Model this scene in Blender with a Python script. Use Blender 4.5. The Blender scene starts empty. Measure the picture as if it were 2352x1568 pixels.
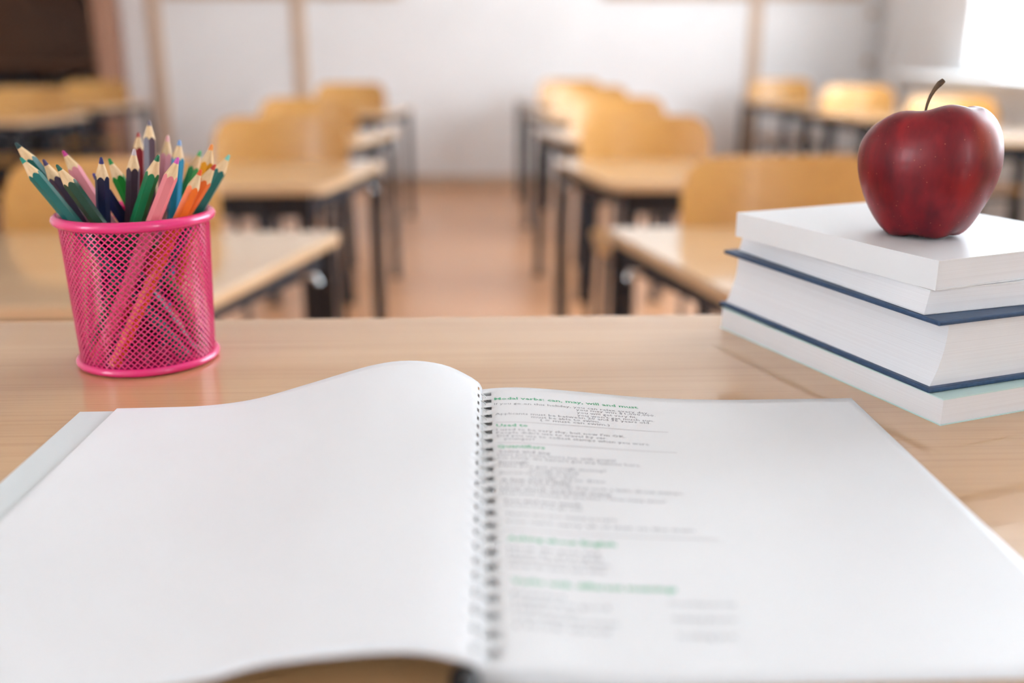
import bpy, bmesh, math, random
from mathutils import Vector, Matrix
random.seed(11)
S = bpy.context.scene
C = S.collection
PI = math.pi
# ------------------------------------------------------------------ camera
CAM_H = 1.07
cam_d = bpy.data.cameras.new('camera')
cam = bpy.data.objects.new('camera', cam_d); C.objects.link(cam)
cam.location = (0, 0, CAM_H)
cam.rotation_euler = (math.radians(90 - 16.536), 0, math.radians(-2.304))
cam_d.sensor_fit = 'HORIZONTAL'; cam_d.sensor_width = 36.0; cam_d.lens = 35.0
cam_d.clip_start = 0.02; cam_d.clip_end = 200
cam_d.dof.use_dof = True; cam_d.dof.focus_distance = 0.565; cam_d.dof.aperture_fstop = 3.0
cam_d.dof.aperture_blades = 0
S.camera = cam
# ------------------------------------------------------------------ world: bright overcast daylight
W = bpy.data.worlds.new('overcast_sky'); S.world = W; W.use_nodes = True
bg = W.node_tree.nodes['Background']
bg.inputs['Color'].default_value = (0.78, 0.90, 1.0, 1)
bg.inputs['Strength'].default_value = 9.5
# ------------------------------------------------------------------ exposure
vs = S.view_settings
vs.view_transform = 'Standard'; vs.look = 'None'; vs.gamma = 1.0; vs.use_curve_mapping = False
vs.exposure = 0.22
S.cycles.max_bounces = 5; S.cycles.diffuse_bounces = 3; S.cycles.glossy_bounces = 3; S.cycles.transparent_max_bounces = 8
S.cycles.use_light_tree = False; S.cycles.adaptive_min_samples = 16; S.cycles.adaptive_threshold = 0.1; S.cycles.caustics_reflective = False; S.cycles.caustics_refractive = False
# overcast daylight standing in the right-hand windows and in the added fill window on the left
ROOM_R, ROOM_L, ROOM_B, ROOM_F, ROOM_H = 3.15, -3.9, 7.95, -3.4, 3.2
WINDOWS = [(4.9, 6.45), (1.7, 4.55), (-3.2, -2.2)]  # last one is unseen, added behind the camera for light from the front
LEFT_FILL_WINDOWS = [(-3.2, -1.5)]        # unseen, added behind the camera in the left-hand wall as fill light
WZ0, WZ1 = 0.92, 2.85
SKY_RADIANCE = 3.4
for side, lst in ((1, WINDOWS), (-1, LEFT_FILL_WINDOWS)):
    for (a, b) in lst:
        ld = bpy.data.lights.new('window_daylight', 'AREA'); ld.shape = 'RECTANGLE'
        ld.size = WZ1 - WZ0; ld.size_y = b - a; ld.color = (0.88, 0.945, 1.0)
        ld.energy = SKY_RADIANCE * PI * ld.size * ld.size_y
        lo = bpy.data.objects.new('window_daylight', ld); C.objects.link(lo)
        lo.location = ((ROOM_R if side > 0 else ROOM_L) + side * .29, (a + b) / 2, (WZ0 + WZ1) / 2); lo.rotation_euler = (0, math.radians(90 * side), 0)

# ------------------------------------------------------------------ helpers
def lin(c):
    c = c / 255.0
    return c / 12.92 if c <= 0.04045 else ((c + 0.055) / 1.055) ** 2.4
def rgb(r, g, b): return (lin(r), lin(g), lin(b), 1)

def mat(name, col, rough=0.5, metal=0.0, coat=0.0, coat_rough=0.05, spec=0.5):
    m = bpy.data.materials.new(name); m.use_nodes = True
    b = m.node_tree.nodes['Principled BSDF']
    b.inputs['Base Color'].default_value = col
    b.inputs['Roughness'].default_value = rough
    b.inputs['Metallic'].default_value = metal
    b.inputs['Coat Weight'].default_value = coat
    b.inputs['Coat Roughness'].default_value = coat_rough
    b.inputs['Specular IOR Level'].default_value = spec
    return m
def nodes(m): return m.node_tree.nodes, m.node_tree.links, m.node_tree.nodes['Principled BSDF']

def noise_mat(name, c1, c2, scale=(1, 1, 1), nscale=5.0, detail=4, lo=0.35, hi=0.65, bump=0.0, **kw):
    m = mat(name, c1, **kw); N, L, B = nodes(m)
    tc = N.new('ShaderNodeTexCoord'); mp = N.new('ShaderNodeMapping'); mp.inputs['Scale'].default_value = scale
    nz = N.new('ShaderNodeTexNoise'); nz.inputs['Scale'].default_value = nscale; nz.inputs['Detail'].default_value = detail
    cr = N.new('ShaderNodeValToRGB'); cr.color_ramp.elements[0].position = lo; cr.color_ramp.elements[1].position = hi
    cr.color_ramp.elements[0].color = c1; cr.color_ramp.elements[1].color = c2
    L.new(tc.outputs['Object'], mp.inputs['Vector']); L.new(mp.outputs['Vector'], nz.inputs['Vector'])
    L.new(nz.outputs['Fac'], cr.inputs['Fac']); L.new(cr.outputs['Color'], B.inputs['Base Color'])
    if bump:
        bp = N.new('ShaderNodeBump'); bp.inputs['Strength'].default_value = bump; bp.inputs['Distance'].default_value = 0.001
        L.new(nz.outputs['Fac'], bp.inputs['Height']); L.new(bp.outputs['Normal'], B.inputs['Normal'])
    return m

def wood_mat(name, c1, c2, c3, fine=(2, 160, 40), broad=(0.8, 9, 4), **kw):
    """wood with long grain streaks along local X"""
    m = mat(name, c1, **kw); N, L, B = nodes(m)
    tc = N.new('ShaderNodeTexCoord')
    def nz(sc, s, d):
        mp = N.new('ShaderNodeMapping'); mp.inputs['Scale'].default_value = sc
        n = N.new('ShaderNodeTexNoise'); n.inputs['Scale'].default_value = s; n.inputs['Detail'].default_value = d
        L.new(tc.outputs['Object'], mp.inputs['Vector']); L.new(mp.outputs['Vector'], n.inputs['Vector']); return n
    a = nz(broad, 1.0, 3); f = nz(fine, 1.5, 4)
    r1 = N.new('ShaderNodeValToRGB'); r1.color_ramp.elements[0].position = .32; r1.color_ramp.elements[1].position = .68
    r1.color_ramp.elements[0].color = c1; r1.color_ramp.elements[1].color = c2
    L.new(a.outputs['Fac'], r1.inputs['Fac'])
    r2 = N.new('ShaderNodeValToRGB'); r2.color_ramp.elements[0].position = .5; r2.color_ramp.elements[1].position = .72
    r2.color_ramp.elements[0].color = (0, 0, 0, 1); r2.color_ramp.elements[1].color = (.55, .55, .55, 1)
    L.new(f.outputs['Fac'], r2.inputs['Fac'])
    mx = N.new('ShaderNodeMix'); mx.data_type = 'RGBA'
    L.new(r2.outputs['Color'], mx.inputs[0]); L.new(r1.outputs['Color'], mx.inputs[6]); mx.inputs[7].default_value = c3
    L.new(mx.outputs[2], B.inputs['Base Color'])
    return m

class MB:
    def __init__(s): s.v = []; s.f = []
    def add(s, vs, fs):
        o = len(s.v); s.v += [tuple(v) for v in vs]; s.f += [tuple(i + o for i in f) for f in fs]; return s
    def box(s, x0, x1, y0, y1, z0, z1):
        return s.add([(x0, y0, z0), (x1, y0, z0), (x1, y1, z0), (x0, y1, z0), (x0, y0, z1), (x1, y0, z1), (x1, y1, z1), (x0, y1, z1)],
                     [(3, 2, 1, 0), (4, 5, 6, 7), (0, 1, 5, 4), (1, 2, 6, 5), (2, 3, 7, 6), (3, 0, 4, 7)])
    def prism(s, poly, z0, z1):
        n = len(poly)
        return s.add([(x, y, z0) for x, y in poly] + [(x, y, z1) for x, y in poly],
                     [tuple(range(n - 1, -1, -1)), tuple(range(n, 2 * n))] + [(i, (i + 1) % n, n + (i + 1) % n, n + i) for i in range(n)])
    def tube(s, pts, r, n=8, closed=False, caps=True):
        pts = [Vector(p) for p in pts]; m = len(pts); rs = r if isinstance(r, (list, tuple)) else [r] * m
        vs = []; prev = None
        for i, p in enumerate(pts):
            if closed: t = pts[(i + 1) % m] - pts[i - 1]
            else: t = pts[min(i + 1, m - 1)] - pts[max(i - 1, 0)]
            t.normalize()
            if prev is None:
                a = Vector((0, 0, 1)) if abs(t.z) < .9 else Vector((1, 0, 0))
                u = t.cross(a).normalized()
            else:
                u = (prev - t * prev.dot(t)).normalized()
            prev = u; w = t.cross(u)
            for k in range(n):
                an = 2 * PI * k / n; vs.append(p + (u * math.cos(an) + w * math.sin(an)) * rs[i])
        fs = []
        for i in range(m if closed else m - 1):
            for k in range(n):
                a = i * n + k; b = i * n + (k + 1) % n; c = ((i + 1) % m) * n + (k + 1) % n; d = ((i + 1) % m) * n + k
                fs.append((a, b, c, d))
        if caps and not closed:
            fs += [tuple(range(n - 1, -1, -1)), tuple(range((m - 1) * n, m * n))]
        return s.add(vs, fs)
    def lathe(s, prof, n=32, mod=None):
        m = len(prof); vs = []
        for i, (r, z) in enumerate(prof):
            for k in range(n):
                a = 2 * PI * k / n
                rr, zz = (r, z) if mod is None else mod(r, z, a)
                vs.append((rr * math.cos(a), rr * math.sin(a), zz))
        return s.add(vs, [(i * n + k, i * n + (k + 1) % n, (i + 1) * n + (k + 1) % n, (i + 1) * n + k) for i in range(m - 1) for k in range(n)])
    def build(s, name, m, parent=None, smooth=None, bevel=0, solid=0, loc=None, rotz=0, weld=False):
        me = bpy.data.meshes.new(name); me.from_pydata(s.v, [], s.f); me.update()
        if weld:
            b = bmesh.new(); b.from_mesh(me); bmesh.ops.remove_doubles(b, verts=b.verts, dist=1e-6)
            bmesh.ops.recalc_face_normals(b, faces=b.faces); b.to_mesh(me); b.free()
        me.materials.append(m)
        if smooth is not None:
            me.shade_smooth(); me.set_sharp_from_angle(angle=math.radians(smooth))
        o = bpy.data.objects.new(name, me); C.objects.link(o)
        if parent: o.parent = parent
        if loc: o.location = loc
        o.rotation_euler.z = rotz
        if solid:
            q = o.modifiers.new('thickness', 'SOLIDIFY'); q.thickness = solid; q.offset = 0
        if bevel:
            q = o.modifiers.new('bevel', 'BEVEL'); q.width = bevel; q.segments = 2; q.limit_method = 'ANGLE'; q.angle_limit = math.radians(40)
        return o

def tag(o, label=None, cat=None, group=None, kind=None):
    if label: o['label'] = label
    if cat: o['category'] = cat
    if group: o['group'] = group
    if kind: o['kind'] = kind
    return o
def empty(name, loc=(0, 0, 0), rz=0):
    o = bpy.data.objects.new(name, None); C.objects.link(o); o.location = loc; o.rotation_euler.z = rz
    o.empty_display_size = 0.05; return o
def children(o): return [c for c in bpy.data.objects if c.parent == o]
def copy_tree(o, parent=None):
    c = o.copy(); C.objects.link(c); c.parent = parent
    for ch in children(o): copy_tree(ch, c)
    return c
def rounded(poly, rads, seg=6):
    out = []; n = len(poly)
    for i in range(n):
        p = Vector(poly[i]); a = (Vector(poly[i - 1]) - p).normalized(); b = (Vector(poly[(i + 1) % n]) - p).normalized()
        ang = a.angle(b); r = rads[i]; d = r / math.tan(ang / 2)
        s0 = p + a * d; s1 = p + b * d
        for k in range(seg + 1):
            t = k / seg
            q = s0 * (1 - t) ** 2 + p * 2 * t * (1 - t) + s1 * t * t
            out.append((q.x, q.y))
    return out
def interp(x, X, Y):
    if x <= X[0]: return Y[0]
    for i in range(1, len(X)):
        if x <= X[i]:
            t = (x - X[i - 1]) / (X[i] - X[i - 1]); return Y[i - 1] + (Y[i] - Y[i - 1]) * t
    return Y[-1]
def catmull(P, n):
    """n points evenly spread by arc length on a Catmull-Rom curve through P"""
    Q = [2 * Vector(P[0]) - Vector(P[1])] + [Vector(p) for p in P] + [2 * Vector(P[-1]) - Vector(P[-2])]
    D = []
    for i in range(1, len(Q) - 2):
        for k in range(24):
            t = k / 24
            D.append(.5 * ((2 * Q[i]) + (-Q[i - 1] + Q[i + 1]) * t + (2 * Q[i - 1] - 5 * Q[i] + 4 * Q[i + 1] - Q[i + 2]) * t * t + (-Q[i - 1] + 3 * Q[i] - 3 * Q[i + 1] + Q[i + 2]) * t ** 3))
    D.append(Q[-2])
    acc = [0]
    for i in range(1, len(D)): acc.append(acc[-1] + (D[i] - D[i - 1]).length)
    if isinstance(n, int): ts = [k / (n - 1) for k in range(n)]
    else: ts = [q / acc[-1] for q in n]
    out = []; j = 0
    for t in ts:
        a = min(t, 1) * acc[-1]
        while j < len(acc) - 2 and acc[j + 1] < a: j += 1
        u = (a - acc[j]) / max(1e-9, acc[j + 1] - acc[j]); out.append(D[j].lerp(D[j + 1], min(1, max(0, u))))
    return out

# ------------------------------------------------------------------ materials
M = {}
M['wall'] = noise_mat('painted_wall', rgb(240, 234, 231), rgb(243, 237, 234), nscale=3, rough=.6)
M['panel'] = noise_mat('white_panel', rgb(238, 233, 231), rgb(242, 237, 235), nscale=2, rough=.45)
M['ceiling'] = noise_mat('ceiling_paint', rgb(240, 240, 238), rgb(244, 244, 242), nscale=2, rough=.8)
M['batten'] = wood_mat('batten_wood', rgb(205, 175, 150), rgb(215, 186, 160), rgb(185, 150, 125), fine=(160, 160, 2), broad=(9, 9, .8), rough=.5)
M['floor'] = wood_mat('floor_laminate', rgb(212, 150, 104), rgb(224, 164, 118), rgb(196, 132, 88), fine=(2, 60, 2), broad=(.6, 5, 1), rough=.32, coat=.35, coat_rough=.22)
M['desk'] = wood_mat('oak_laminate', rgb(208, 161, 112), rgb(219, 175, 127), rgb(187, 138, 91), fine=(3, 300, 40), broad=(1.2, 16, 4), rough=.34, coat=1.0, coat_rough=.06)
M['stop'] = wood_mat('student_desk_laminate', rgb(216, 176, 134), rgb(224, 186, 145), rgb(204, 160, 116), rough=.35, coat=1.0, coat_rough=.06)
M['ply'] = wood_mat('amber_plywood', rgb(210, 152, 76), rgb(218, 162, 86), rgb(194, 134, 60), rough=.35, coat=.3, coat_rough=.15)
M['steel'] = mat('dark_painted_steel', rgb(28, 34, 44), rough=.35, spec=.5)
M['chrome'] = mat('bright_steel', rgb(200, 200, 200), rough=.2, metal=1)
M['white'] = mat('white_lacquer', rgb(240, 240, 240), rough=.35)
M['winframe'] = mat('white_window_frame', rgb(240, 240, 240), rough=.4)
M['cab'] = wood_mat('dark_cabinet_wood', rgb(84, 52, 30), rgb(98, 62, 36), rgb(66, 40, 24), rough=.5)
M['cabside'] = wood_mat('cabinet_side_wood', rgb(160, 112, 86), rgb(172, 122, 96), rgb(140, 94, 70), fine=(160, 160, 2), broad=(9, 9, .8), rough=.5)
M['paper'] = noise_mat('white_paper', rgb(240, 240, 242), rgb(243, 243, 245), nscale=8, rough=.5, spec=.35)
M['paper_r'] = noise_mat('glossy_page', rgb(238, 239, 241), rgb(241, 242, 244), nscale=8, rough=.38, spec=.5)
M['paper_g'] = mat('pale_grey_sheet', rgb(222, 227, 228), rough=.5)
M['ink_g'] = mat('green_ink', rgb(104, 192, 150), rough=.6)
M['ink_k'] = mat('grey_ink', rgb(156, 156, 163), rough=.6)
M['ink_l'] = mat('pale_rule_ink', rgb(190, 184, 188), rough=.6)
M['wire'] = mat('pale_coil_wire', rgb(232, 233, 230), rough=.3, metal=.0)
M['black'] = mat('black_plastic', rgb(16, 18, 22), rough=.35)
M['pink'] = mat('pink_enamel', rgb(238, 48, 124), rough=.25, coat=.4)
M['pencil_wood'] = noise_mat('bare_cedar', rgb(222, 184, 136), rgb(232, 200, 156), scale=(1, 1, .1), nscale=900, rough=.6)
M['cover_blue'] = noise_mat('navy_book_cloth', rgb(38, 68, 102), rgb(44, 76, 112), nscale=400, rough=.45)
M['cover_white'] = mat('white_card_cover', rgb(236, 236, 237), rough=.4)
M['cover_mint'] = mat('mint_card_cover', rgb(206, 232, 228), rough=.4)
M['stem'] = noise_mat('brown_stem', rgb(62, 44, 30), rgb(104, 78, 50), nscale=300, rough=.6)

def pages_mat(name, c1, c2, freq):
    m = mat(name, c1, rough=.65, spec=.3); N, L, B = nodes(m)
    tc = N.new('ShaderNodeTexCoord'); mp = N.new('ShaderNodeMapping'); mp.inputs['Scale'].default_value = (3, 3, freq)
    nz = N.new('ShaderNodeTexNoise'); nz.inputs['Scale'].default_value = 1; nz.inputs['Detail'].default_value = 3
    cr = N.new('ShaderNodeValToRGB'); cr.color_ramp.elements[0].position = .35; cr.color_ramp.elements[1].position = .55
    cr.color_ramp.elements[0].color = c2; cr.color_ramp.elements[1].color = c1
    L.new(tc.outputs['Object'], mp.inputs['Vector']); L.new(mp.outputs['Vector'], nz.inputs['Vector'])
    L.new(nz.outputs['Fac'], cr.inputs['Fac']); L.new(cr.outputs['Color'], B.inputs['Base Color'])
    bp = N.new('ShaderNodeBump'); bp.inputs['Strength'].default_value = .05; bp.inputs['Distance'].default_value = .0005
    L.new(nz.outputs['Fac'], bp.inputs['Height']); L.new(bp.outputs['Normal'], B.inputs['Normal'])
    return m
M['pages_w'] = pages_mat('white_page_edges', rgb(238, 237, 239), rgb(233, 231, 233), 1400)
M['pages_c'] = pages_mat('cream_page_edges', rgb(234, 232, 226), rgb(220, 217, 208), 1400)

def glass_mat():
    m = bpy.data.materials.new('window_glass'); m.use_nodes = True; N = m.node_tree.nodes; L = m.node_tree.links
    N.remove(N['Principled BSDF']); out = N['Material Output']
    tr = N.new('ShaderNodeBsdfTransparent'); gl = N.new('ShaderNodeBsdfGlossy'); gl.inputs['Roughness'].default_value = .02
    lw = N.new('ShaderNodeLayerWeight'); pw = N.new('ShaderNodeMath'); pw.operation = 'POWER'; pw.inputs[1].default_value = 4.0
    sc_ = N.new('ShaderNodeMath'); sc_.operation = 'MULTIPLY_ADD'; sc_.inputs[1].default_value = .5; sc_.inputs[2].default_value = .04
    L.new(lw.outputs['Facing'], pw.inputs[0]); L.new(pw.outputs[0], sc_.inputs[0]); mx = N.new('ShaderNodeMixShader')
    L.new(sc_.outputs[0], mx.inputs[0]); L.new(tr.outputs[0], mx.inputs[1]); L.new(gl.outputs[0], mx.inputs[2]); L.new(mx.outputs[0], out.inputs[0])
    return m
M['glass'] = glass_mat()

# ------------------------------------------------------------------ room shell
def struct(name, mb, m, **k): return tag(mb.build(name, m, **k), kind='structure')
X0, X1, Y0, Y1, H = ROOM_L, ROOM_R, ROOM_F, ROOM_B, ROOM_H
struct('floor', MB().box(X0 - .3, X1 + .3, Y0 - .2, Y1 + .2, -.1, 0), M['floor'])
struct('ceiling', MB().box(X0 - .3, X1 + .3, Y0 - .2, Y1 + .2, H, H + .15), M['ceiling'])
struct('wall_back', MB().box(X0 - .3, X1 + .3, Y1, Y1 + .2, 0, H), M['wall'])
struct('wall_front', MB().box(X0 - .3, X1 + .3, Y0 - .2, Y0, 0, H), M['wall'])
wn = 0
for side, lst in ((1, WINDOWS), (-1, LEFT_FILL_WINDOWS)):
    xa = X1 if side > 0 else X0 - .3; xb = xa + .3
    wr = MB().box(xa, xb, Y0, Y1, 0, WZ0).box(xa, xb, Y0, Y1, WZ1, H)
    ys = [Y0] + [q for w in sorted(lst) for q in w] + [Y1]
    for i in range(0, len(ys), 2): wr.box(xa, xb, ys[i], ys[i + 1], WZ0, WZ1)
    struct('wall_right' if side > 0 else 'wall_left', wr, M['wall'])
    for (a, b) in lst:  # the added fill windows get the same frame and panes
        wn += 1
        w = empty('window_%d' % wn, ((X1 if side > 0 else X0) + side * .15, (a + b) / 2, WZ0), 0 if side > 0 else PI); tag(w, kind='structure')
        hw = (b - a) / 2; hh = WZ1 - WZ0
        f = MB().box(-.03, .03, -hw, hw, 0, .06).box(-.03, .03, -hw, hw, hh - .06, hh).box(-.03, .03, -hw, -hw + .06, .06, hh - .06).box(-.03, .03, hw - .06, hw, .06, hh - .06)
        f.box(-.03, .03, -.04, .04, .06, hh - .06).build('window_frame', M['winframe'], w, bevel=.004)
        for s in (-1, 1):
            y0, y1 = (-hw + .06, -.04) if s < 0 else (.04, hw - .06)
            MB().box(-.003, .003, y0, y1, .06, hh - .06).build('pane', M['glass'], w)
        MB().box(-.22, -.03, -hw, hw, -.0, .025).build('window_sill', M['white'], w, bevel=.005)
# white panels and wooden battens of the back wall
bx = [-2.36, -1.29, 2.19]
edges = [-2.60] + bx + [X1 - .01]
wp = 0.05
for i in range(len(edges) - 1):
    a = edges[i] + (wp if i else 0); b = edges[i + 1] - wp if i < len(edges) - 2 else edges[i + 1]
    struct('trim_%d' % (i + 1), MB().box(a, b, Y1 - .012, Y1 - .001, .09, 1.40), M['panel'])
for i, x in enumerate(bx):
    struct('trim_%d' % (i + 5), MB().box(x - wp, x + wp, Y1 - .03, Y1 - .001, .0, 2.6), M['batten'], bevel=.004)
struct('baseboard_back', MB().box(-2.60, X1 - .01, Y1 - .022, Y1 - .0125, 0, .085), M['batten'], bevel=.003)
# wood-framed boards above the panels; only their lower frames reach into view
for (a, b, lab) in ((-2.28, -.52, 'wood-framed wall board above the two panels on the left of the back wall'),
                    (1.02, 3.02, 'wood-framed wall board above the panel on the right of the back wall')):
    t = empty('wall_board', ((a + b) / 2, Y1 - .031, 1.41)); hw = (b - a) / 2
    tag(t, lab, 'wall board')
    MB().box(-hw + .06, hw - .06, 0, .015, .06, 1.14).build('board_surface', M['white'], t)
    fr = MB().box(-hw, hw, -.012, .018, 0, .06).box(-hw, hw, -.012, .018, 1.14, 1.2).box(-hw, -hw + .06, -.012, .018, .06, 1.14).box(hw - .06, hw, -.012, .018, .06, 1.14)
    fr.build('board_frame', M['batten'], t, bevel=.004)
# pipe in the corner by the window
t = empty('heating_pipe', (3.07, Y1 - .07, 0)); tag(t, 'slim vertical heating pipe in the corner beside the window wall', 'pipe')
MB().tube([(0, 0, 0), (0, 0, 2.9)], .016, 10).build('pipe', M['panel'], t, smooth=40)
for z in (.93, 1.28): MB().tube([(0, 0, z), (0, 0, z + .05)], .027, 12).tube([(0, .0, z + .025), (0, .065, z + .025)], .009, 8).build('pipe_clip', M['batten'], t, smooth=40)
# radiator cover under the windows
t = empty('radiator_cover', (X1 - .17, 4.0, 0)); tag(t, 'long white radiator cover under the windows on the right', 'radiator cover')
MB().box(-.2, .165, -3.2, 2.75, .86, .9).build('cover_top', M['white'], t, bevel=.008)
MB().box(-.15, .165, -3.15, 2.7, .0, .1).box(-.15, -.13, -3.15, 2.7, .1, .16).box(-.15, -.13, -3.15, 2.7, .80, .86).box(-.15, .165, -3.15, -3.12, .1, .86).box(-.15, .165, 2.67, 2.7, .1, .86).build('cover_body', M['white'], t)
for k in range(98):
    y = -3.1 + k * .059
    if k == 0: sl = MB().box(-.15, -.13, -.02, .02, .16, .80).build('slat', M['white'], t, loc=(0, y, 0))
    else:
        c = sl.copy(); C.objects.link(c); c.location = (0, y, 0)

# ------------------------------------------------------------------ tall cabinet in the back left corner
CX0, CX1, CY0, CY1 = -3.88, -2.62, 7.5, 7.945
t = empty('bookcase', ((CX0 + CX1) / 2, CY0, 0)); tag(t, 'tall open dark brown bookcase in the back left corner', 'bookcase')
hw = (CX1 - CX0) / 2; dp = CY1 - CY0
MB().box(hw - .05, hw, 0, dp, 0, 2.3).build('side_panel', M['cabside'], t, bevel=.003)
MB().box(-hw, -hw + .05, 0, dp, 0, 2.3).build('side_panel', M['cabside'], t, bevel=.003)
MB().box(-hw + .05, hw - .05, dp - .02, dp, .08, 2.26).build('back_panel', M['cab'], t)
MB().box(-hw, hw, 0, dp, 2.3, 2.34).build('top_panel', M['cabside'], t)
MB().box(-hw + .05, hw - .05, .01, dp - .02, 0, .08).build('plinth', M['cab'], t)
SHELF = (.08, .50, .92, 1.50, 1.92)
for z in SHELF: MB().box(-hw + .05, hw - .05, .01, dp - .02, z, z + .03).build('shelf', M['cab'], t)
bookcols = [(24, 34, 48), (30, 44, 58), (38, 34, 30), (60, 46, 26), (22, 26, 34), (46, 52, 44)]
bm_ = [mat('book_cloth_%d' % i, rgb(*c), rough=.6) for i, c in enumerate(bookcols)]
for z in (.11, .53):
    x = CX0 + .07; i = 0
    while x < CX1 - .12:
        w = random.uniform(.035, .06); hgt = random.uniform(.26, .34)
        b = empty('shelf_book', (x + w / 2, CY0 + .06, z))
        tag(b, 'dark book standing on a lower shelf of the bookcase', 'book', 'dark books on the lower bookcase shelves')
        MB().box(-w / 2, w / 2, 0, .22, 0, hgt).build('cover', bm_[i % 6], b, bevel=.004)
        MB().box(-w / 2 + .004, w / 2 - .004, .01, .215, hgt - .003, hgt + .0005).build('page_block', M['pages_c'], b)
        x += w + .004; i += 1

# ------------------------------------------------------------------ student desk and chair
def make_desk():
    r = empty('student_desk')
    D, a, b, zt = .63, .225, .35, .695
    poly = [(-a, 0), (a, 0), (b, D), (-b, D)]
    MB().prism(rounded(poly, [.07, .07, .035, .035]), zt - .024, zt).build('desk_top', M['stop'], r, smooth=30, bevel=.003)
    fl = [(-.160, .070), (.160, .070), (.315, .585), (-.315, .585)]
    for (x, y) in fl:
        MB().box(x - .02, x + .02, y - .02, y + .02, .012, zt - .024).build('leg', M['steel'], r, bevel=.003)
    ap = MB()
    ap.box(-.140, .140, .055, .075, zt - .094, zt - .024)
    ap.build('front_apron', M['steel'], r)
    for s in (-1, 1):
        p0 = Vector((s * .160, .070)); p1 = Vector((s * .315, .585)); d = (p1 - p0).normalized(); n = Vector((-d.y, d.x)) * .010
        q0 = p0 + d * .022; q1 = p1 - d * .022
        MB().prism([tuple(q0 - n), tuple(q1 - n), tuple(q1 + n), tuple(q0 + n)], zt - .074, zt - .024).build('side_rail', M['steel'], r)
        MB().tube([(s * .29, .46, zt - .06), (s * .316, .46, zt - .06), (s * .322, .46, zt - .075)], .006, 8).build('bag_hook', M['chrome'], r, smooth=50)
    for (x, y) in fl:
        MB().box(x - .023, x + .023, y - .023, y + .023, 0, .02).build('foot_cap', M['black'], r, bevel=.003)
    return r
def make_chair():
    r = empty('school_chair')   # origin on the floor under the middle of the backrest; the seat lies towards -Y
    w, z0, z1 = .23, .62, .835
    outl = rounded([(-w, z0), (w, z0), (w, z1), (-w, z1)], [.05, .05, .075, .075], 5)
    n = 14; mb = MB()
    # curved plywood back: grid clipped by the rounded outline
    cols = [-w + 2 * w * i / 28 for i in range(29)]
    def zr(x):
        ex = w - abs(x); t = max(0, .075 - ex); hi = z1 - (.075 - math.sqrt(max(0, .075 ** 2 - t * t)))
        t = max(0, .05 - ex); lo = z0 + (.05 - math.sqrt(max(0, .05 ** 2 - t * t))); return lo, hi
    V = []
    for side in (0, 1):
        for x in cols:
            lo, hi = zr(x)
            for j in range(5):
                z = lo + (hi - lo) * j / 4
                y = -.05 * (x / w) ** 2 + (z - z0) * .16 + (.012 if side else 0)
                V.append((x, y, z))
    m = 29 * 5; Fc = []
    for i in range(28):
        for j in range(4):
            a = i * 5 + j; Fc.append((a, a + 5, a + 6, a + 1)); Fc.append((m + a, m + a + 1, m + a + 6, m + a + 5))
        for (j, fl) in ((0, 0), (4, 1)):
            a = i * 5 + j; q = (a, m + a, m + a + 5, a + 5); Fc.append(q if not fl else q[::-1])
    for (i, fl) in ((0, 0), (28, 1)):
        for j in range(4):
            a = i * 5 + j; q = (a, a + 1, m + a + 1, m + a); Fc.append(q if not fl else q[::-1])
    MB().add(V, Fc).build('backrest', M['ply'], r, smooth=40)
    sp = rounded([(-.2, -.46), (.2, -.46), (.19, -.06), (-.19, -.06)], [.06, .06, .05, .05], 5)
    MB().prism(sp, .432, .446).build('seat', M['ply'], r, smooth=30, bevel=.003)
    for s in (-1, 1):
        MB().tube([(s * .175, .09, .012), (s * .172, -.03, .40), (s * .17, -.015, .50), (s * .168, .005, .64), (s * .168, .03, .78)], .013, 8).build('rear_leg', M['steel'], r, smooth=50)
        MB().tube([(s * .185, -.47, .012), (s * .172, -.42, .415)], .013, 8).build('front_leg', M['steel'], r, smooth=50)
        MB().tube([(s * .172, -.42, .420), (s * .172, -.035, .420)], .011, 8).build('seat_rail', M['steel'], r, smooth=50)
        MB().tube([(s * .175, .09, 0), (s * .175, .09, .02)], .014, 8).build('foot_cap', M['black'], r, smooth=50)
        MB().tube([(s * .185, -.47, 0), (s * .185, -.47, .02)], .014, 8).build('foot_cap', M['black'], r, smooth=50)
    MB().tube([(-.17, -.40, .40), (.17, -.40, .40)], .009, 8).build('cross_bar', M['steel'], r, smooth=50)
    return r
desk0 = make_desk(); chair0 = make_chair(); used = [0, 0]
def place(proto, k, x, y, rz):
    o = proto if not used[k] else copy_tree(proto); used[k] = 1
    o.location = (x, y, 0); o.rotation_euler.z = math.radians(rz); return o
ORD = ['front', 'second', 'third', 'fourth', 'rearmost']
rows = [  # desk centre x, desk front y, chair x, chair back y, label piece, which
    ('to the left of the aisle', [(-.685, 1.475, -.775, 2.20, 0), (-.635, 2.79, -.655, 3.53, 1), (-.69, 4.13, -.765, 4.86, 2), (-.72, 5.9, -.79, 6.8, 4)]),
    ('to the right of the aisle', [(.635, 1.49, .69, 2.19, 0), (.62, 2.81, .61, 3.55, 1), (.63, 4.13, .70, 4.87, 2), (.65, 5.46, .73, 6.22, 3), (.66, 6.70, .72, 7.44, 4)]),
    ('beside the windows', [(2.33, 4.14, 2.33, 4.88, 2), (2.33, 5.45, 2.37, 6.2, 3), (2.28, 6.72, 2.27, 7.45, 4)]),
    ('near the bookcase', [(-2.56, 5.42, -2.62, 6.2, 3), (-2.60, 6.70, -2.62, 7.30, 4)]),
]
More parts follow.
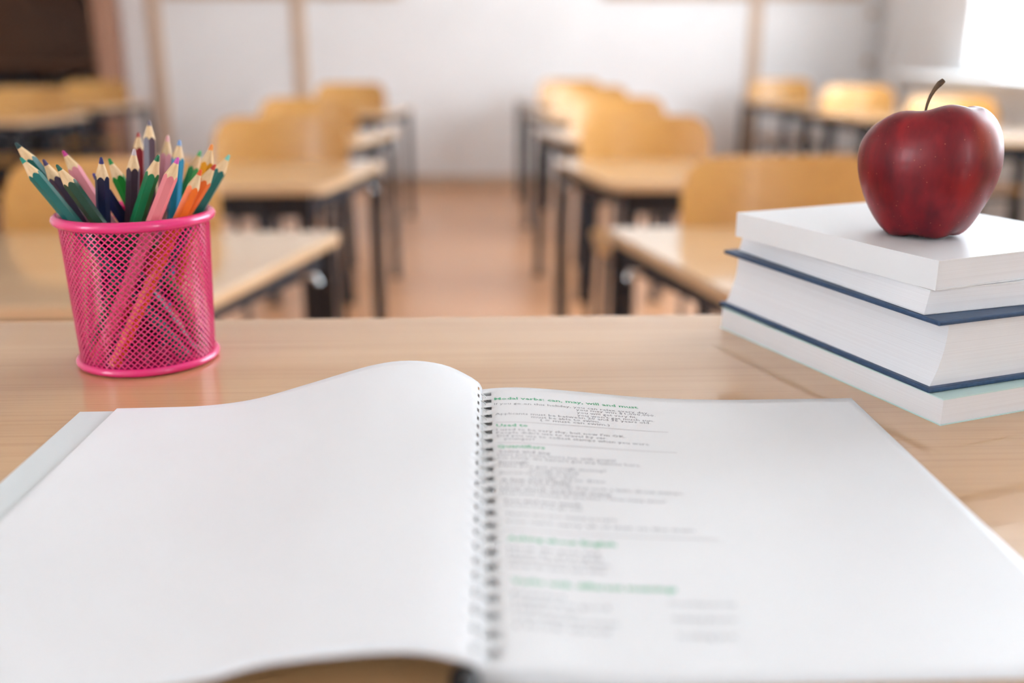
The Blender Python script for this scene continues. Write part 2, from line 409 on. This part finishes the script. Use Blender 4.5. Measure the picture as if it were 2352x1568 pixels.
for where, lst in rows:
    for (dx, dy, cxx, cyy, o_) in lst:
        nm = ORD[o_] if where[:2] == 'to' else {2: 'nearest visible', 3: 'middle' if 'win' in where else 'nearer', 4: 'rearmost'}[o_]
        d = place(desk0, 0, dx, dy, random.uniform(-.8, .8))
        d.scale.x = 1.17 if dx == -.685 else 1
        tag(d, '%s light wood desk, in the row %s' % (nm, where), 'desk', 'student desks in rows')
        c = place(chair0, 1, cxx, cyy, random.uniform(-2, 2))
        tag(c, '%s amber plywood chair, in the row %s' % (nm, where), 'chair', 'plywood school chairs')

# ------------------------------------------------------------------ teacher's desk on its low platform
T = .87
struct('floor_platform', MB().box(-1.6, 1.6, -1.6, .95, 0, .11), M['floor'], bevel=.005)
t = empty('teacher_desk', (0, .37, .11)); tag(t, "light oak laminate teacher's desk carrying the open notebook", 'desk')
MB().box(-.85, .85, -.372, .372, T - .11 - .028, T - .11).build('desk_top', M['desk'], t, bevel=.0015)
for s in (-1, 1): MB().box(min(s * .82, s * .79), max(s * .82, s * .79), -.34, .34, 0, T - .11 - .028).build('side_panel', M['desk'], t)
MB().box(-.79, .79, .28, .298, .2, T - .11 - .028).build('modesty_panel', M['desk'], t)

# ------------------------------------------------------------------ spiral notebook
NB_T, NB_B = .5415, .2745          # far and near edge of the pages
nb = empty('spiral_notebook', (0, (NB_T + NB_B) / 2, T))
tag(nb, 'open spiral-bound book with blank left page and printed right page', 'notebook')
OY = (NB_T + NB_B) / 2
def ylines(n=22):
    pitch = (NB_T - NB_B - .008) / 23; L_ = [NB_B]; holes = []
    y = NB_B + .004
    for k in range(23):
        a = y + pitch * .28; b = y + pitch * .72
        L_ += [a, b]; holes.append(len(L_) - 2); y += pitch
    L_.append(NB_T); return L_, set(holes), pitch
YL, HOLES, PITCH = ylines()
def sheet(profT, profB, svals, hole_cols, name, m, yT=NB_T, yB=NB_B, thick=.00018, zoff=0, holes=True):
    """sheet between a far and a near profile (x,z polylines), holes punched along the spine"""
    nT = catmull(profT, svals); nB = catmull(profB, svals)
    vs = []; n = len(svals)
    for y in YL:
        t = (y - NB_B) / (NB_T - NB_B); yy = yB + (yT - yB) * t
        for a, b in zip(nT, nB):
            q = b.lerp(a, t); vs.append((q.x, yy - OY, q.y + zoff))
    fs = []
    for j in range(len(YL) - 1):
        for i in range(n - 1):
            if holes and j in HOLES and i in hole_cols: continue
            a = j * n + i; fs.append((a, a + 1, a + n + 1, a + n))
    return MB().add(vs, fs).build(name, m, nb, smooth=60, solid=thick)
SV = [0, .0048, .0092] + [.0092 + .0045 * k for k in range(1, 48)]
HC = {1}
RT = [(.0006, .0100), (.012, .0112), (.028, .0113), (.053, .0091), (.0987, .0042), (.14, .0022), (.180, .0020), (.2220, .0020)]
RB = [(-.0020, .0086), (.012, .0082), (.0215, .0074), (.0427, .0045), (.09, .0026), (.14, .0022), (.18, .0020), (.2215, .0020)]
rp = sheet(RT, RB, SV, HC, 'right_page', M['paper_r'])
for k in range(1, 5):
    f = 1 - k * .17
    a = [(x + .0003 * k * (1 if x > .2 else 0), max(z * f, .0021 - .00035 * k)) for x, z in RT]
    b = [(x + .0003 * k * (1 if x > .2 else 0), max(z * f, .0021 - .00035 * k)) for x, z in RB]
    sheet(a, b, SV, HC, 'under_page', M['paper'], holes=k < 2)
LT = [(.0046, .0112), (.0032, .0140), (-.0022, .0183), (-.017, .0256), (-.0367, .0284), (-.059, .0256), (-.0965, .0146), (-.1250, .0066), (-.1520, .0030), (-.18, .0022), (-.2035, .0020)]
LB = [(.0016, .0090), (-.0002, .0106), (-.0063, .0130), (-.0199, .0163), (-.0404, .0160), (-.0676, .0130), (-.0871, .0078), (-.1200, .0036), (-.1520, .0024), (-.18, .0020), (-.2090, .0018)]
SL = [0, .0032, .0046] + [.0046 + .0047 * k for k in range(1, 48)]
sheet(LT, LB, SL, HC, 'left_page', M['paper'])
# wire coil through the punched holes
pts = []
turns = 23; per = 16
for k in range(turns * per + 1):
    a = 2 * PI * k / per; y = NB_B + .004 + PITCH * (k / per)
    cxn = .0010 + .0026 * (y - NB_B) / (NB_T - NB_B)
    pts.append((cxn + .0038 * math.cos(a), y - OY, .0090 + .0032 * math.sin(a)))
MB().tube(pts, .00036, 6).build('wire_coil', M['wire'], nb, smooth=60)
MB().tube([(-.0042, NB_B + .002 - OY, .0056), (-.0042, NB_B - .0045 - OY, .0056), (-.0042, NB_B - .0075 - OY, .0056), (-.0042, NB_B - .0085 - OY, .0056)], [.0050, .0050, .0044, .0024], 16).build('coil_end', M['black'], nb, smooth=50)
# printing on the right page, laid on its surface
_rt = catmull(RT, 60); _rb = catmull(RB, 60)
TX, TZ = [p.x for p in _rt], [p.y for p in _rt]; BX, BZ = [p.x for p in _rb], [p.y for p in _rb]
def page_z(x, y):
    t = (y - NB_B) / (NB_T - NB_B); return interp(x, BX, BZ) * (1 - t) + interp(x, TX, TZ) * t
def text_mesh(lines, name, m, bold=0.0):
    mb = MB()
    for (s, x0, x1, y, size) in lines:
        cu = bpy.data.curves.new('t', 'FONT'); cu.body = s; cu.size = 1.0; cu.resolution_u = 1; cu.offset = bold
        o = bpy.data.objects.new('t', cu); C.objects.link(o)
        me = bpy.data.meshes.new_from_object(o.evaluated_get(bpy.context.evaluated_depsgraph_get()))
        xs = [v.co.x for v in me.vertices]; a, b = min(xs), max(xs)
        V = []
        for v in me.vertices:
            X = x0 + (v.co.x - a) / (b - a) * (x1 - x0); Y = y - .0012 + v.co.y * size
            V.append((X, Y - OY, page_z(X, Y) + .00018))
        mb.add(V, [tuple(p.vertices) for p in me.polygons])
        bpy.data.objects.remove(o); bpy.data.curves.remove(cu); bpy.data.meshes.remove(me)
    return mb.build(name, m, rp)
HS, LS = .0052, .0040
heads = [('Modal verbs: can, may, will and must', .0111, .0919, .5229), ('Used to', .0113, .0278, .4835), ('Quantifiers', .011, .0347, .456),
         ('Asking about English', .0126, .0569, .3623), ('Verbs with different meanings', .0131, .0753, .3295)]
for s, a, b, y in heads: text_mesh([(s, a, b, y, HS)], 'printed_heading', M['ink_g'], .022)
text_mesh([('If you go on this holiday, you can relax every day.', .0109, .0967, .5154, LS), ('you may win $1,000,000.', .0558, .0998, .5119, LS),
           ('you will get very fit.', .0558, .0889, .5077, LS), ("you won't get much sun.", .0556, .0976, .5037, LS),
           ('Applicants must be between 20 and 35 years old.', .0111, .0951, .5003, LS), ('must be able to swim.', .0303, .0672, .4965, LS),
           ('( = must can swim.)', .0347, .0719, .4928, LS)], 'printed_paragraph', M['ink_k'])
text_mesh([("I used to be very shy, but now I'm OK.", .0112, .0782, .4781, LS), ("People didn't use to travel by car.", .0111, .0681, .4740, LS),
           ('Did you use to collect stamps when you were', .0114, .0889, .4699, LS), ('younger?', .0146, .0302, .4660, LS)], 'printed_paragraph', M['ink_k'])
text_mesh([('Some and any', .0117, .037, .4500, LS * 1.05), ('Enough', .0114, .0253, .4371, LS * 1.05), ('A few and a little', .0116, .0435, .4173, LS * 1.1),
           ('How much and how many', .0114, .0614, .4082, LS * 1.1), ('Too and too much', .012, .0463, .3964, LS * 1.1)], 'printed_subheading', M['ink_k'], .012)
text_mesh([('Have you some more tea, with yours?', .011, .0687, .4462, LS), ("I'm sorry, we haven't got any lemons here.", .0113, .0803, .4424, LS),
           ('Have you got enough money?', .0113, .0621, .4334, LS), ("enough money", .0252, .0488, .4295, LS), ("She's not old enough to drive.", .0113, .0474, .4256, LS),
           ('enough old to drive', .0248, .0601, .4215, LS), ("I know a few words, but such a little about stamps.", .0115, .0952, .4133, LS),
           ('How much money do you have / How many times?', .0112, .0853, .4040, LS), ("It's too hot to go out.", .0128, .0469, .3926, LS),
           ('There are too many people.', .0125, .0609, .3841, LS), ("You can't carry all of that on the train.", .0123, .0933, .3773, LS)], 'printed_paragraph', M['ink_k'])
text_mesh([('How do you say', .0126, .0497, .3548, LS), ('How do you spell', .0127, .0494, .3502, LS), ('What does it mean', .0125, .0519, .3456, LS),
           ('How do you use this', .0124, .0496, .3410, LS)], 'printed_paragraph', M['ink_k'])
text_mesh([('Present', .0131, .0327, .3213, LS), ('I think it is good', .0133, .0478, .3160, LS), ('I have a car', .0134, .0363, .3112, LS),
           ('I see what you mean', .0136, .0496, .3060, LS), ('I look tired', .0134, .0458, .3008, LS)], 'printed_paragraph', M['ink_k'])
text_mesh([('Continuous', .0702, .0953, .3201, LS), ('thinking about it', .0699, .0927, .3101, LS), ('looking at it', .0701, .09, .2994, LS)], 'printed_paragraph', M['ink_k'])
for (a, b, y) in ((.0114, .1025, .4883), (.0112, .1017, .4609), (.0120, .1010, .3700)):
    mb = MB(); n = 24; V = []
    for i in range(n + 1):
        x = a + (b - a) * i / n
        for dy in (-.00022, .00022): V.append((x, y + dy - OY, page_z(x, y) + .00018))
    mb.add(V, [(2 * i, 2 * i + 2, 2 * i + 3, 2 * i + 1) for i in range(n)]); mb.build('printed_rule', M['ink_l'], rp)

# loose pale sheet sticking out from under the left page
sh = MB(); V = []; nx = 12
for i in range(nx + 1):
    t_ = i / nx
    V += [(-.2240 + .118 * t_, .5405, .0005), (-.2290 + .118 * t_, .2760, .0005)]
sh.add(V, [(2 * i, 2 * i + 1, 2 * i + 3, 2 * i + 2) for i in range(nx)])
ps = sh.build('paper_sheet', M['paper_g'], loc=(0, 0, T), solid=.0004)
tag(ps, 'pale grey-green sheet sticking out from under the left page of the book', 'paper')

# ------------------------------------------------------------------ stack of books
def paperback(name, loc, ang, w, l, h, cover, pages, label, shear=0.0, ct=.0006, spine_left=False):
    b = empty(name, loc, math.radians(ang)); tag(b, label, 'book', 'books under the apple')
    i = .0006
    pb = MB(); x0, x1 = (ct, w - i) if spine_left else (i, w - ct)
    zs_ = [ct, h - ct]
    V = []
    for q, z in enumerate((ct, h - ct)):
        s = shear * (0 if q == 0 else 1)
        V += [(x0 + s, i + s * .2, z), (x1, i + s * .2, z), (x1, l - i, z), (x0 + s, l - i, z)]
    pb.add(V, [(3, 2, 1, 0), (4, 5, 6, 7), (0, 1, 5, 4), (1, 2, 6, 5), (2, 3, 7, 6), (3, 0, 4, 7)]).build('page_block', pages, b)
    MB().box(0, w, 0, l, 0, ct).build('back_cover', cover, b)
    MB().box(shear, w, shear * .2, l, h - ct, h).build('front_cover', cover, b)
    if spine_left: MB().box(0, ct, 0, l, ct, h - ct).build('spine', cover, b)
    else: MB().box(w - ct, w, 0, l, ct, h - ct).build('spine', cover, b)
    return b
z = T
paperback('paperback_book', (.2555, .5009, z), 19.8, .150, .2150, .0155, M['cover_mint'], M['pages_w'], 'white paperback with pale mint cover at the bottom of the stack')
z += .0157
# navy hardcover
hb = empty('hardcover_book', (.2508, .5095, z), math.radians(18.8)); tag(hb, 'thick navy blue hardcover with bare page edges in the middle of the stack', 'book', 'books under the apple')
HH = .0415; ct = .0028
MB().box(0, .158, 0, .2120, 0, ct).build('back_cover', M['cover_blue'], hb, bevel=.0009)
MB().box(.0005, .158, -.001, .2110, HH - ct, HH).build('front_cover', M['cover_blue'], hb, bevel=.0009)
sp = MB(); n = 8; V = []
for k in range(n + 1):
    t_ = k / n; zz = ct + (HH - 2 * ct) * t_; x = .158 - .004 + .006 * math.sin(PI * t_)
    V += [(x, 0, zz), (x, .212, zz), (x - .003, .212, zz), (x - .003, 0, zz)]
sp.add(V, [(4 * k + i, 4 * k + (i + 1) % 4, 4 * k + 4 + (i + 1) % 4, 4 * k + 4 + i) for k in range(n) for i in range(4)] + [(3, 2, 1, 0), (4 * n, 4 * n + 1, 4 * n + 2, 4 * n + 3)])
sp.build('spine', M['cover_blue'], hb, smooth=40)
V = []; n = 14
for k in range(n + 1):
    t_ = k / n; zz = ct + (HH - 2 * ct) * t_
    x = .0035 + .0085 * (1 - (1 - t_) ** 2.4); y0 = .0035; x1 = .150
    V += [(x, y0, zz), (x1, y0, zz), (x1, .2085, zz), (x, .2085, zz)]
MB().add(V, [(4 * k + i, 4 * k + (i + 1) % 4, 4 * k + 4 + (i + 1) % 4, 4 * k + 4 + i) for k in range(n) for i in range(4)] + [(3, 2, 1, 0), (4 * n, 4 * n + 1, 4 * n + 2, 4 * n + 3)]).build('page_block', M['pages_w'], hb, smooth=40)
z += HH + .0002
paperback('paperback_book', (.2490, .5222, z), 16.7, .148, .1930, .0138, M['cover_white'], M['pages_w'], 'thin white paperback lying between the blue hardcover and the top book', shear=.0028)
z += .0140
paperback('paperback_book', (.2530, .5210, z), 22.0, .150, .1800, .0166, M['cover_white'], M['pages_w'], 'white paperback on top of the stack, under the apple', spine_left=True, ct=.0007)
z += .0166
ZTOP = z

# ------------------------------------------------------------------ apple
def apple_mat():
    m = mat('red_apple_skin', rgb(140, 22, 34), rough=.4, coat=.08, coat_rough=.12, spec=.35); N, L, B = nodes(m)
    tc = N.new('ShaderNodeTexCoord')
    def nz(scale, sc, det):
        mp = N.new('ShaderNodeMapping'); mp.inputs['Scale'].default_value = scale
        n = N.new('ShaderNodeTexNoise'); n.inputs['Scale'].default_value = sc; n.inputs['Detail'].default_value = det
        L.new(tc.outputs['Object'], mp.inputs[0]); L.new(mp.outputs[0], n.inputs['Vector']); return n
    a = nz((1, 1, .35), 70, 3); r = N.new('ShaderNodeValToRGB')
    r.color_ramp.elements[0].position = .3; r.color_ramp.elements[0].color = rgb(88, 8, 24)
    r.color_ramp.elements[1].position = .7; r.color_ramp.elements[1].color = rgb(142, 20, 30)
    L.new(a.outputs['Fac'], r.inputs[0])
    # warmer blush on the shoulder
    vm = N.new('ShaderNodeVectorMath'); vm.operation = 'DISTANCE'; vm.inputs[1].default_value = (.022, -.032, .062)
    L.new(tc.outputs['Object'], vm.inputs[0])
    mr = N.new('ShaderNodeMapRange'); mr.inputs[1].default_value = .020; mr.inputs[2].default_value = .004; mr.inputs[3].default_value = 0; mr.inputs[4].default_value = .75
    L.new(vm.outputs['Value'], mr.inputs[0])
    m1 = N.new('ShaderNodeMix'); m1.data_type = 'RGBA'; m1.inputs[7].default_value = rgb(206, 92, 44)
    mu = N.new('ShaderNodeMath'); mu.operation = 'MULTIPLY'; L.new(mr.outputs[0], mu.inputs[0]); L.new(a.outputs['Fac'], mu.inputs[1])
    L.new(mu.outputs[0], m1.inputs[0]); L.new(r.outputs[0], m1.inputs[6])
    # pale pores
    vo = N.new('ShaderNodeTexVoronoi'); vo.inputs['Scale'].default_value = 210; L.new(tc.outputs['Object'], vo.inputs['Vector'])
    rr = N.new('ShaderNodeValToRGB'); rr.color_ramp.elements[0].position = .05; rr.color_ramp.elements[0].color = (.42, .42, .42, 1)
    rr.color_ramp.elements[1].position = .12; rr.color_ramp.elements[1].color = (0, 0, 0, 1); L.new(vo.outputs['Distance'], rr.inputs[0])
    m2 = N.new('ShaderNodeMix'); m2.data_type = 'RGBA'; m2.inputs[7].default_value = rgb(200, 120, 96)
    L.new(rr.outputs[0], m2.inputs[0]); L.new(m1.outputs[2], m2.inputs[6]); L.new(m2.outputs[2], B.inputs['Base Color'])
    return m
ap = empty('apple', (.2775, .6000, ZTOP + .0006)); ap.scale = (.94, .94, .94); ap.rotation_euler.x = math.radians(-2); tag(ap, 'glossy dark red apple with a thin brown stem on the white books', 'apple')
prof = [(.0003, .064), (.004, .0655), (.010, .0715), (.0165, .0762), (.0225, .0780), (.030, .0765), (.0372, .0705), (.0420, .0610), (.0437, .0500), (.0426, .0385), (.0390, .0265), (.0335, .0145), (.0280, .0055), (.0225, .0010), (.0180, .0005), (.0120, .0030), (.006, .0070), (.0003, .0080)]
pr = [(p.x, p.y) for p in catmull(prof, 54)]
def lobes(r, z, a):
    top = max(0, (z - .05) / .028); bot = max(0, (.016 - z) / .016)
    k = 1 + .012 * math.cos(5 * a + 1.57) * (1 + .8 * bot) + .022 * math.cos(a - .5) * top
    dz = .0010 * math.cos(5 * a + 1.57) * top * min(1, r / .02) - .0012 * bot * math.cos(5 * a + 1.57) * min(1, r / .018) + (.0016 * math.cos(a - .3) - .0045 * math.sin(a)) * top * min(1, r / .02)
    return r * k, max(0.0, z + dz)
MB().lathe(pr, 72, lobes).build('apple_flesh', apple_mat(), ap, smooth=80)
st = catmull([(-.0065, -.004, .062), (-.0068, -.004, .0765), (-.0050, -.004, .086), (-.0010, -.004, .0935), (.0030, -.004, .0975)], 14)
MB().tube(st, [.0010, .0009, .0008, .0008, .0008, .0008, .0008, .0009, .0010, .0011, .0012, .0015, .0019, .0016], 10).build('stem', M['stem'], ap, smooth=60)

# ------------------------------------------------------------------ pink mesh pencil cup
CUP = (-.2165, .645); CH = .0985
cup = empty('pencil_cup', (CUP[0], CUP[1], T)); tag(cup, 'pink metal mesh pencil cup full of coloured pencils', 'pencil cup')
R0, R1 = .0422, .0458
def ring(rr, z, r, n=56): return [(rr * math.cos(2 * PI * k / n), rr * math.sin(2 * PI * k / n), z) for k in range(n)]
MB().tube(ring(R1 + .0008, CH - .003, 0), .0034, 10, closed=True).build('rim', M['pink'], cup, smooth=60)
MB().tube(ring(R0 + .0006, .0030, 0), .0027, 10, closed=True).build('base_ring', M['pink'], cup, smooth=60)
MB().lathe([(.0001, .0006), (R0, .0006), (R0, .0016), (.0001, .0016)], 48).build('base_plate', M['pink'], cup)
NA, NR = 66, 46
zA, zB = .0040, CH - .004
mb = MB(); idx = {}
def cp(a, z):
    t = (z - zA) / (zB - zA); r = R0 + (R1 - R0) * t; return (r * math.cos(a), r * math.sin(a), z)
da = 2 * PI / NA; dz = (zB - zA) / NR
V = []; Fs = []
for j in range(NR + 1):
    zc = zA + dz * j
    for i in range(NA):
        ac = da * (i + .5 * (j % 2))
        o = len(V)
        ex, ez = da / 2, dz
        hx, hz = ex * .78, ez * .74
        cl = lambda q: min(zB, max(zA, q))
        out = [(ac - ex, zc), (ac, zc - ez), (ac + ex, zc), (ac, zc + ez)]
        # hexagonal-ish hole: diamond with clipped side corners
        inn = [(ac - hx, zc), (ac, zc - hz), (ac + hx, zc), (ac, zc + hz)]
        if j == 0 or j == NR:
            keep = [q for q in out if zA - 1e-9 <= q[1] <= zB + 1e-9]
            V += [cp(*q) for q in keep]; Fs.append(tuple(range(o, o + 3))); continue
        V += [cp(*q) for q in out] + [cp(*q) for q in inn]
        Fs += [(o + k, o + (k + 1) % 4, o + 4 + (k + 1) % 4, o + 4 + k) for k in range(4)]
mb.add(V, Fs)
w_ = mb.build('mesh_wall', M['pink'], cup, weld=True)
q = w_.modifiers.new('thickness', 'SOLIDIFY'); q.thickness = .0006; q.offset = 0

# ------------------------------------------------------------------ coloured pencils
def pencil(B, Tp, body, lead, label):
    B = Vector(B); Tp = Vector(Tp); d = Tp - B; Ln = d.length
    t = empty('coloured_pencil', B); t.rotation_mode = 'QUATERNION'
    t.rotation_quaternion = Vector((0, 0, 1)).rotation_difference(d.normalized()) @ Matrix.Rotation(random.uniform(0, PI / 3), 4, 'Z').to_quaternion()
    tag(t, label, 'pencil', 'coloured pencils in the mesh cup')
    ap_, k, n = .0036, .0038 / .0140, 36
    def rh(a): return ap_ / math.cos(((a + PI / 6) % (PI / 3)) - PI / 6)
    A = [2 * PI * i / n for i in range(n)]; rr = [rh(a) for a in A]; lt = .0056
    mb = MB(); V = [(r * math.cos(a), r * math.sin(a), 0) for r, a in zip(rr, A)] + [(r * math.cos(a), r * math.sin(a), Ln - r / k) for r, a in zip(rr, A)]
    mb.add(V, [tuple(range(n - 1, -1, -1))] + [(i, (i + 1) % n, n + (i + 1) % n, n + i) for i in range(n)]).build('painted_body', mat('pencil_paint', rgb(*body), rough=.35, coat=.15, coat_rough=.1, spec=.35), t, smooth=25)
    V = [(r * math.cos(a), r * math.sin(a), Ln - r / k) for r, a in zip(rr, A)] + [(k * lt * math.cos(a), k * lt * math.sin(a), Ln - lt) for a in A]
    MB().add(V, [(i, (i + 1) % n, n + (i + 1) % n, n + i) for i in range(n)]).build('sharpened_wood', M['pencil_wood'], t, smooth=40)
    pf = [(k * lt + .00002, Ln - lt - .0001), (k * lt * .72, Ln - lt * .62), (k * lt * .60, Ln - lt * .44), (k * lt * .36, Ln - lt * .34), (.00003, Ln - lt * .3)]
    MB().lathe(pf, 14).build('lead', mat('pencil_lead', rgb(*lead), rough=.5), t, smooth=60)
PENCILS = [
    ((-0.2038, 0.6734, 0.8755), (-0.2812, 0.6332, 1.0144), (10, 92, 88), (24, 64, 66), 'teal pencil with dark tip leaning furthest left, behind the other teal one'),
    ((-0.1875, 0.6271, 0.8755), (-0.2728, 0.6184, 1.0069), (6, 104, 98), (20, 140, 120), 'teal pencil with bright teal tip leaning left over the front rim'),
    ((-0.2172, 0.6628, 0.8755), (-0.2636, 0.6287, 1.0047), (60, 44, 66), (66, 48, 92), 'dull purple pencil between the teal pencils and the dark green one'),
    ((-0.1866, 0.64, 0.8755), (-0.2458, 0.6034, 1.0043), (12, 62, 42), (10, 84, 66), 'dark green pencil with rounded dark green tip leaning left at the front'),
    ((-0.1909, 0.6474, 0.8755), (-0.2583, 0.6469, 1.0082), (228, 140, 150), (190, 46, 128), 'pink pencil with magenta tip leaning left across the cup'),
    ((-0.2461, 0.6544, 0.8755), (-0.2222, 0.6143, 1.0074), (26, 36, 66), (44, 40, 104), 'navy pencil standing nearly upright at the front rim'),
    ((-0.1849, 0.662, 0.8755), (-0.2388, 0.6406, 0.9947), (30, 38, 84), (84, 70, 140), 'navy pencil with small violet tip behind the upright navy one'),
    ((-0.183, 0.6492, 0.8755), (-0.2294, 0.6451, 1.0034), (22, 128, 44), (22, 132, 58), 'grass green pencil leaning left at the back'),
    ((-0.2312, 0.6437, 0.8755), (-0.2081, 0.6327, 1.0107), (72, 56, 72), (196, 176, 176), 'dark plum pencil with worn tip in the middle of the cup'),
    ((-0.2197, 0.6367, 0.8755), (-0.2245, 0.6947, 1.0156), (150, 36, 44), (176, 76, 72), 'dark red pencil mostly hidden behind the tallest pencil'),
    ((-0.214, 0.6451, 0.8755), (-0.2136, 0.6849, 1.0243), (86, 64, 76), (108, 100, 116), 'plum grey pencil standing tallest in the cup'),
    ((-0.2512, 0.6426, 0.8755), (-0.1883, 0.6168, 1.0083), (4, 112, 66), (8, 108, 66), 'emerald green pencil leaning right at the front rim'),
    ((-0.2263, 0.6793, 0.8755), (-0.2023, 0.6859, 1.0142), (236, 160, 172), (230, 170, 170), 'pale pink pencil standing at the back right of the centre'),
    ((-0.2407, 0.6185, 0.8755), (-0.1748, 0.611, 1.0075), (228, 128, 134), (214, 88, 176), 'salmon pink pencil leaning right beside the emerald one'),
    ((-0.2114, 0.657, 0.8755), (-0.192, 0.6758, 1.0122), (16, 136, 176), (110, 150, 200), 'sky blue pencil standing at the back'),
    ((-0.2175, 0.68, 0.8755), (-0.1659, 0.656, 1.0111), (236, 158, 32), (238, 140, 60), 'amber yellow pencil leaning right at the back'),
    ((-0.228, 0.6111, 0.8755), (-0.1673, 0.6318, 0.9978), (250, 118, 36), (228, 84, 24), 'bright orange pencil slanting across the cup from lower left'),
    ((-0.2461, 0.6284, 0.8755), (-0.1604, 0.6406, 0.9998), (232, 108, 36), (196, 60, 40), 'orange pencil with red tip just right of the bright orange one'),
    ((-0.2334, 0.6242, 0.8755), (-0.1559, 0.6603, 1.0037), (4, 100, 92), (120, 196, 180), 'dark teal pencil leaning furthest right'),
    ((-0.2365, 0.6689, 0.8755), (-0.1802, 0.6825, 1.0045), (70, 170, 96), (90, 180, 110), 'light green pencil almost hidden behind the orange pencils'),
]
for p in PENCILS: pencil(*p)
